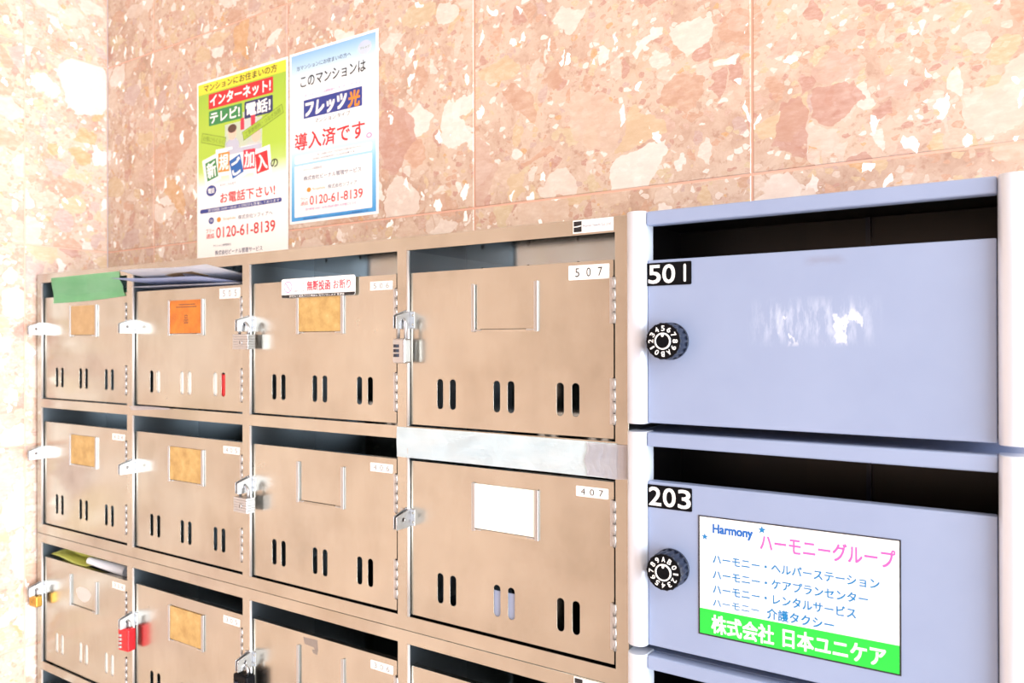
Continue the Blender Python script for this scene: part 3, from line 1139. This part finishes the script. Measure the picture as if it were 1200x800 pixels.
text(bm, 'フレッツ', 126.5, 143, -19.5, -17, -0.5, 6)
text(bm, '光ファイバーによる超高速インターネットサービス', 28.4, 127, -60.4, -57.0, -0.5, 2)
text(bm, 'マンションタイプ', 47.3, 110, -96.6, -90.6, -0.5, 1)
text(bm, '導入済です', 10.6, 134.3, -127.6, -105.8, -0.5, 3, 0.014)
text(bm, '詳しい内容につきましては下記までお問い合わせください', 52, 130, -138.6, -136.0, -0.5, 0)
text(bm, 'ご利用には別途お申し込みが必要です', 40, 118, -143.2, -140.8, -0.5, 0)
text(bm, 'マンション管理会社', 26, 60, -155.4, -152.2, -0.5, 0)
text(bm, '株式会社ビーナル管理サービス', 26.8, 128.4, -168.0, -162.2, -0.5, 0, 0.006)
text(bm, 'Sophia', 43, 66, -182.4, -178.8, -0.5, 4)
text(bm, '株式会社ソフィア', 71, 121, -183.0, -177.6, -0.5, 0)
text(bm, '0120-61-8139', 38.1, 130.8, -200.0, -188.9, -0.5, 3, 0.008)
text(bm, 'フリー', 21, 34.5, -193.4, -189.4, -0.5, 3)
text(bm, '通話', 21, 34.5, -199.6, -194.6, -0.5, 3)
text(bm, '受付時間 10:00～20:00 通話料無料 お気軽にどうぞ', 30, 120, -206.8, -203.8, -0.5, 2)
text(bm, '西日本地域のマンションにお住まいのお客様専用です', 26, 140, -218.2, -215.8, -0.5, 5)
link('lettering', mesh('lettering', bm, ['navyink', 'ink', 'pink', 'red', 'orange', 'navy', 'olive']), (0, 0, 0), p2)
bm = bmesh.new()
t0, t1 = ellipse(141.5, -126.0, 4.4, 3.0), ellipse(141.5, -126.0, 3.2, 2.1)
for i in range(28):
    flat(bm, [t0[i], t0[(i + 1) % 28], t1[(i + 1) % 28], t1[i]], -0.5, 0)
link('full_stop', mesh('full_stop', bm, 'pink'), (0, 0, 0), p2)
bm = bmesh.new()
flat(bm, ellipse(36.3, -180.5, 3.8, 3.0), -0.5, 0)
link('round_mark', mesh('round_mark', bm, 'orange'), (0, 0, 0), p2)
bm = bmesh.new()
flat(bm, rect(26.8, 130.1, -88.0, -64.4), -0.44, 0)
text(bm, 'フレッツ', 30.6, 103.4, -86.0, -68.2, -0.5, 1, 0.05, 0, 0.18)
text(bm, '光', 106.4, 126, -86.6, -67.6, -0.5, 2, 0.035, 0, 0.1)
link('headline_panel', mesh('headline_panel', bm, ['navy', 'white', 'orange']), (0, 0, 0), p2)


# ------------------------------------------------------------------ padlocks on the hasps
def shackle(bm, w_, h_, r, mi):
    pts = [(-w_ / 2, 0, -h_ + w_ / 2)]
    pts = [(-w_ / 2, 0, -h_)] + [(-w_ / 2 * math.cos(PI * i / 12), 0, -w_ / 2 + w_ / 2 * math.sin(PI * i / 12)) for i in range(13)] + [(w_ / 2, 0, -h_)]
    tube(bm, pts, r, 10, mi)


def padlock(kind, label, c, row, dz=-36.5, rz=0.0):
    """origin at the top of the shackle, which passes through the hole of the hasp"""
    w_ = ROWS[row]
    loc = (CL[c] - 1.2, DY - 11.0, w_['d'] + dz - 9.8 + 1.2)
    root = link('padlock', None, loc, None, (0, 0, rz))
    tag(root, label, 'padlock', 'padlocks on the hasps')
    if kind in ('steel', 'brass'):
        bw, bh, bt, sh, sw = (25, 17, 11, 16, 15) if kind == 'steel' else (19, 16, 10, 13, 11)
        bm = bmesh.new()
        if kind == 'steel':                       # laminated body
            n = 6
            for i in range(n):
                z1 = -sh + 3 - i * bh / n
                box(bm, -bw / 2, bw / 2, -bt / 2, bt / 2, z1 - bh / n + 0.25, z1, 0, 0.5)
            box(bm, -bw / 2 + 0.7, bw / 2 - 0.7, -bt / 2 + 0.7, bt / 2 - 0.7, -sh + 3 - bh, -sh + 2.6, 0)
        else:
            box(bm, -bw / 2, bw / 2, -bt / 2, bt / 2, -sh + 3 - bh, -sh + 3, 0, 1.6, 3)
        link('lock_body', mesh('lock_body', bm, 'chrome' if kind == 'steel' else 'brass'), (0, 0, 0), root)
        bm = bmesh.new()
        plate(bm, ellipse(0, -sh + 3 - bh * 0.55, 3.4, 3.4, 20), [], -bt / 2 - 0.5, -bt / 2, 0, 0.1)
        flat(bm, rect(-0.5, 0.5, -sh + 3 - bh * 0.55 - 2, -sh + 3 - bh * 0.55 + 2), -bt / 2 - 0.55, 1)
        link('keyhole', mesh('keyhole', bm, ['chrome' if kind == 'steel' else 'brass', 'dark']), (0, 0, 0), root)
        bm = bmesh.new()
        shackle(bm, sw, sh - 1.5, 1.7, 0)
        link('shackle', mesh('shackle', bm, 'chrome'), (0, 0, 0), root)
    else:                                          # number lock with dial wheels along its side
        body_m, bw, bh, bt, sh, sw = {'combo': ('chrome', 16, 24, 11, 22, 9.5), 'red': ('redlock', 20, 29, 12, 13, 11), 'black': ('black', 24, 32, 13, 13, 12)}[kind]
        bm = bmesh.new()
        box(bm, -bw / 2, bw / 2, -bt / 2, bt / 2, -sh + 3 - bh, -sh + 3, 0, 2.2, 4)
        link('lock_body', mesh('lock_body', bm, body_m), (0, 0, 0), root)
        for k in range(3 if kind != 'red' else 4):
            bm = bmesh.new()
            z = -sh + 3 - bh * 0.3 - k * bh * (0.19 if kind != 'red' else 0.17)
            loop = [(5.2 + 0.25 * math.cos(10 * 2 * PI * i / 60)) for i in range(60)]
            n = 60
            A = [bm.verts.new((loop[i] * math.cos(2 * PI * i / n), -bt / 2 + 3.6 + loop[i] * math.sin(2 * PI * i / n), z - 1.5)) for i in range(n)]
            B = [bm.verts.new((v.co.x, v.co.y, z + 1.5)) for v in A]
            for i in range(n):
                bm.faces.new((A[i], A[(i + 1) % n], B[(i + 1) % n], B[i]))
            bm.faces.new(A[::-1])
            bm.faces.new(B)
            wh = link('dial_wheel', mesh('dial_wheel', bm, 'dial' if kind != 'red' else 'chrome'), ((-bw / 2 + 5.6) if kind != 'red' else (-bw / 2 + 4.6), 0, 0), root)
        bm = bmesh.new()
        shackle(bm, sw, sh - 1.5, 1.5, 0)
        link('shackle', mesh('shackle', bm, 'chrome'), (0, 0, 0), root)
    return root


padlock('steel', 'small steel padlock on the hasp right of the door with the orange card', 2, 0, -36.5, 0.05)
padlock('combo', 'silver number padlock on a long shackle, beside the top door labelled 507', 3, 0, -36.5, -0.06)
padlock('steel', 'small steel padlock on the second row hasp, under the one right of the orange card', 2, 1, -38.0, -0.05)
padlock('brass', 'small brass padlock at the left end of the mailboxes', 0, 2, -36.5, 0.05)
padlock('red', 'red number padlock hanging on a lower row hasp', 1, 2, -36.5, 0.1)
padlock('black', 'black padlock on a hasp at the lower edge of the photo', 2, 2, -41.0, 0.0)


# ------------------------------------------------------------------ mail in the boxes
def sheet(name, corners, m_, label, cat, group=None, sag=0.0, thick=0.5, n=14, wave=0.0, seed=1):
    """sheet of paper spanned by four corners (front left, front right, back right, back left), in mm"""
    a, b, c_, d_ = [Vector(p) for p in corners]
    o0 = (a + b + c_ + d_) / 4
    bm = bmesh.new()
    rnd = random.Random(seed)
    p1_, p2_ = rnd.uniform(0, 6), rnd.uniform(0, 6)
    G = []
    for i in range(n + 1):
        u = i / n
        row = []
        for j in range(n + 1):
            v = j / n
            p = (a * (1 - u) + b * u) * (1 - v) + (d_ * (1 - u) + c_ * u) * v
            p = p + Vector((0, 0, -sag * math.sin(PI * u) * (1 - v) + wave * math.sin(7 * u + p1_) * math.cos(4 * v + p2_)))
            row.append(bm.verts.new(p - o0))
        G.append(row)
    fs = []
    for i in range(n):
        for j in range(n):
            f = bm.faces.new((G[i][j], G[i + 1][j], G[i + 1][j + 1], G[i][j + 1]))
            f.smooth = True
            fs.append(f)
    bmesh.ops.solidify(bm, geom=fs, thickness=thick)
    bmesh.ops.recalc_face_normals(bm, faces=bm.faces[:])
    o = link(name, mesh(name, bm, m_), tuple(o0))
    tag(o, label, cat, group)
    return o


sheet('envelope', [(-954.6, -30, 94.5), (-772, -30, 91.5), (-753, 50, 76), (-962, 50, 81)], 'paper', 'white envelope on top of the bundle jutting from the slot above the orange card', 'envelope', 'mail above the orange card', 1.0, 0.8, wave=0.6, seed=2)
sheet('envelope', [(-965.3, -35, 84.2), (-779.3, -35, 77.8), (-752, 55, 71.5), (-966, 55, 79)], 'blueenv', 'pale blue envelope below the white one, jutting from the slot above the orange card', 'envelope', 'mail above the orange card', 0.5, 0.8, wave=0.5, seed=4)
sheet('folded_paper', [(-884, -10, 86.5), (-826, -12, 87.5), (-822, 40, 82.5), (-890, 40, 83.5)], 'kraft', 'crumpled tan paper wedged between the two envelopes', 'paper', None, 0.0, 0.8, wave=1.2, seed=6)
sheet('leaflet', [(-966, -8, 75.0), (-756, -6, 71.6), (-754, 60, 70.8), (-964, 60, 74.2)], 'paper', 'white leaflet lying lowest in the slot above the orange card', 'leaflet', 'mail above the orange card', 0.0, 0.4, wave=0.15, seed=9)
sheet('leaflet', [(-1190, 2.5, -308), (-1090, 2.5, -312), (-1070, 50, -306), (-1180, 50, -300)], 'yellowleaf', 'yellow green leaflet bent in the slot above the door with the white oval mark', 'leaflet', 'mail in the lower left slot', 0.5, 0.4, wave=1.5, seed=12)
sheet('leaflet', [(-1160, 4, -300.5), (-1085, 4, -298), (-1060, 60, -300), (-1150, 60, -300)], 'yellowleaf', 'second yellow green leaflet, curled up behind the white roll in the lower left slot', 'leaflet', 'mail in the lower left slot', -2.0, 0.4, wave=1.5, seed=15)
bm = bmesh.new()
cyl(bm, (0, 0, 0), (66, 16, -9), 4.5, 7.5, 22, 0, False)
cyl(bm, (0, 0, 0), (66, 16, -9), 3.9, 6.9, 22, 0, False)
tag(link('rolled_paper', mesh('rolled_paper', bm, 'paper'), (-1086, 4, -302.5)), 'white rolled paper lying on the yellow leaflets in a mail slot', 'paper')


def standing(name, x0, x1, z0, z1, y, m_, label, cat, lean=0):
    bm = bmesh.new()
    t = bmesh.new()
    box(t, -(x1 - x0) / 2, (x1 - x0) / 2, -0.6, 0.6, 0, z1 - z0, 0, 0.2)
    merge(bm, t, 0, Matrix.Rotation(-math.radians(lean), 4, 'X'))
    o = link(name, mesh(name, bm, m_), ((x0 + x1) / 2, y, z0))
    return tag(o, label, cat, 'mail standing behind the door slots')


b0 = ROWS[0]['b'] + 0.3
L_ = CL[1]
standing('letter', L_ + 45, L_ + 150, b0, -34, 5.2, 'white', 'white letter seen through the slots of the door with the orange card', 'letter')
standing('letter', L_ + 152, L_ + 176, b0, -30, 5.4, 'white', 'narrow white letter behind the last pair of slots of the door with the orange card', 'letter')
standing('leaflet', L_ + 177, L_ + 205, b0, -36, 5.2, 'redlock', 'red leaflet seen through the last slot of the door with the orange card', 'leaflet')
standing('leaflet', L_ + 108, L_ + 128, b0, -28, 6.8, 'dkgreen', 'green leaflet tip seen through a slot of the door with the orange card', 'leaflet')
b1 = ROWS[1]['b'] + 0.3
standing('letter', CL[3] + 92, CL[3] + 128, b1, -224.5, 5.0, 'blueenv', 'pale blue letter seen through the middle slots of the door with the white card', 'letter', 0)
b2 = ROWS[2]['b'] + 0.3
standing('letter', CL[0] + 22, CL[0] + 200, b2, -410, 5.0, 'white', 'wide white letter filling all the slots of the door with the white oval mark', 'letter', 0)
sheet('plastic_wrapper', [(-975, -3.2, -80.2), (-890, -2.4, -79.6), (-884, -2.0, -81.6), (-968, -3.4, -86.0)], 'cleartape', 'crumpled clear wrapper pinched under the door with the orange card', 'wrapper', None, 0, 0.4, wave=0.6, seed=21)
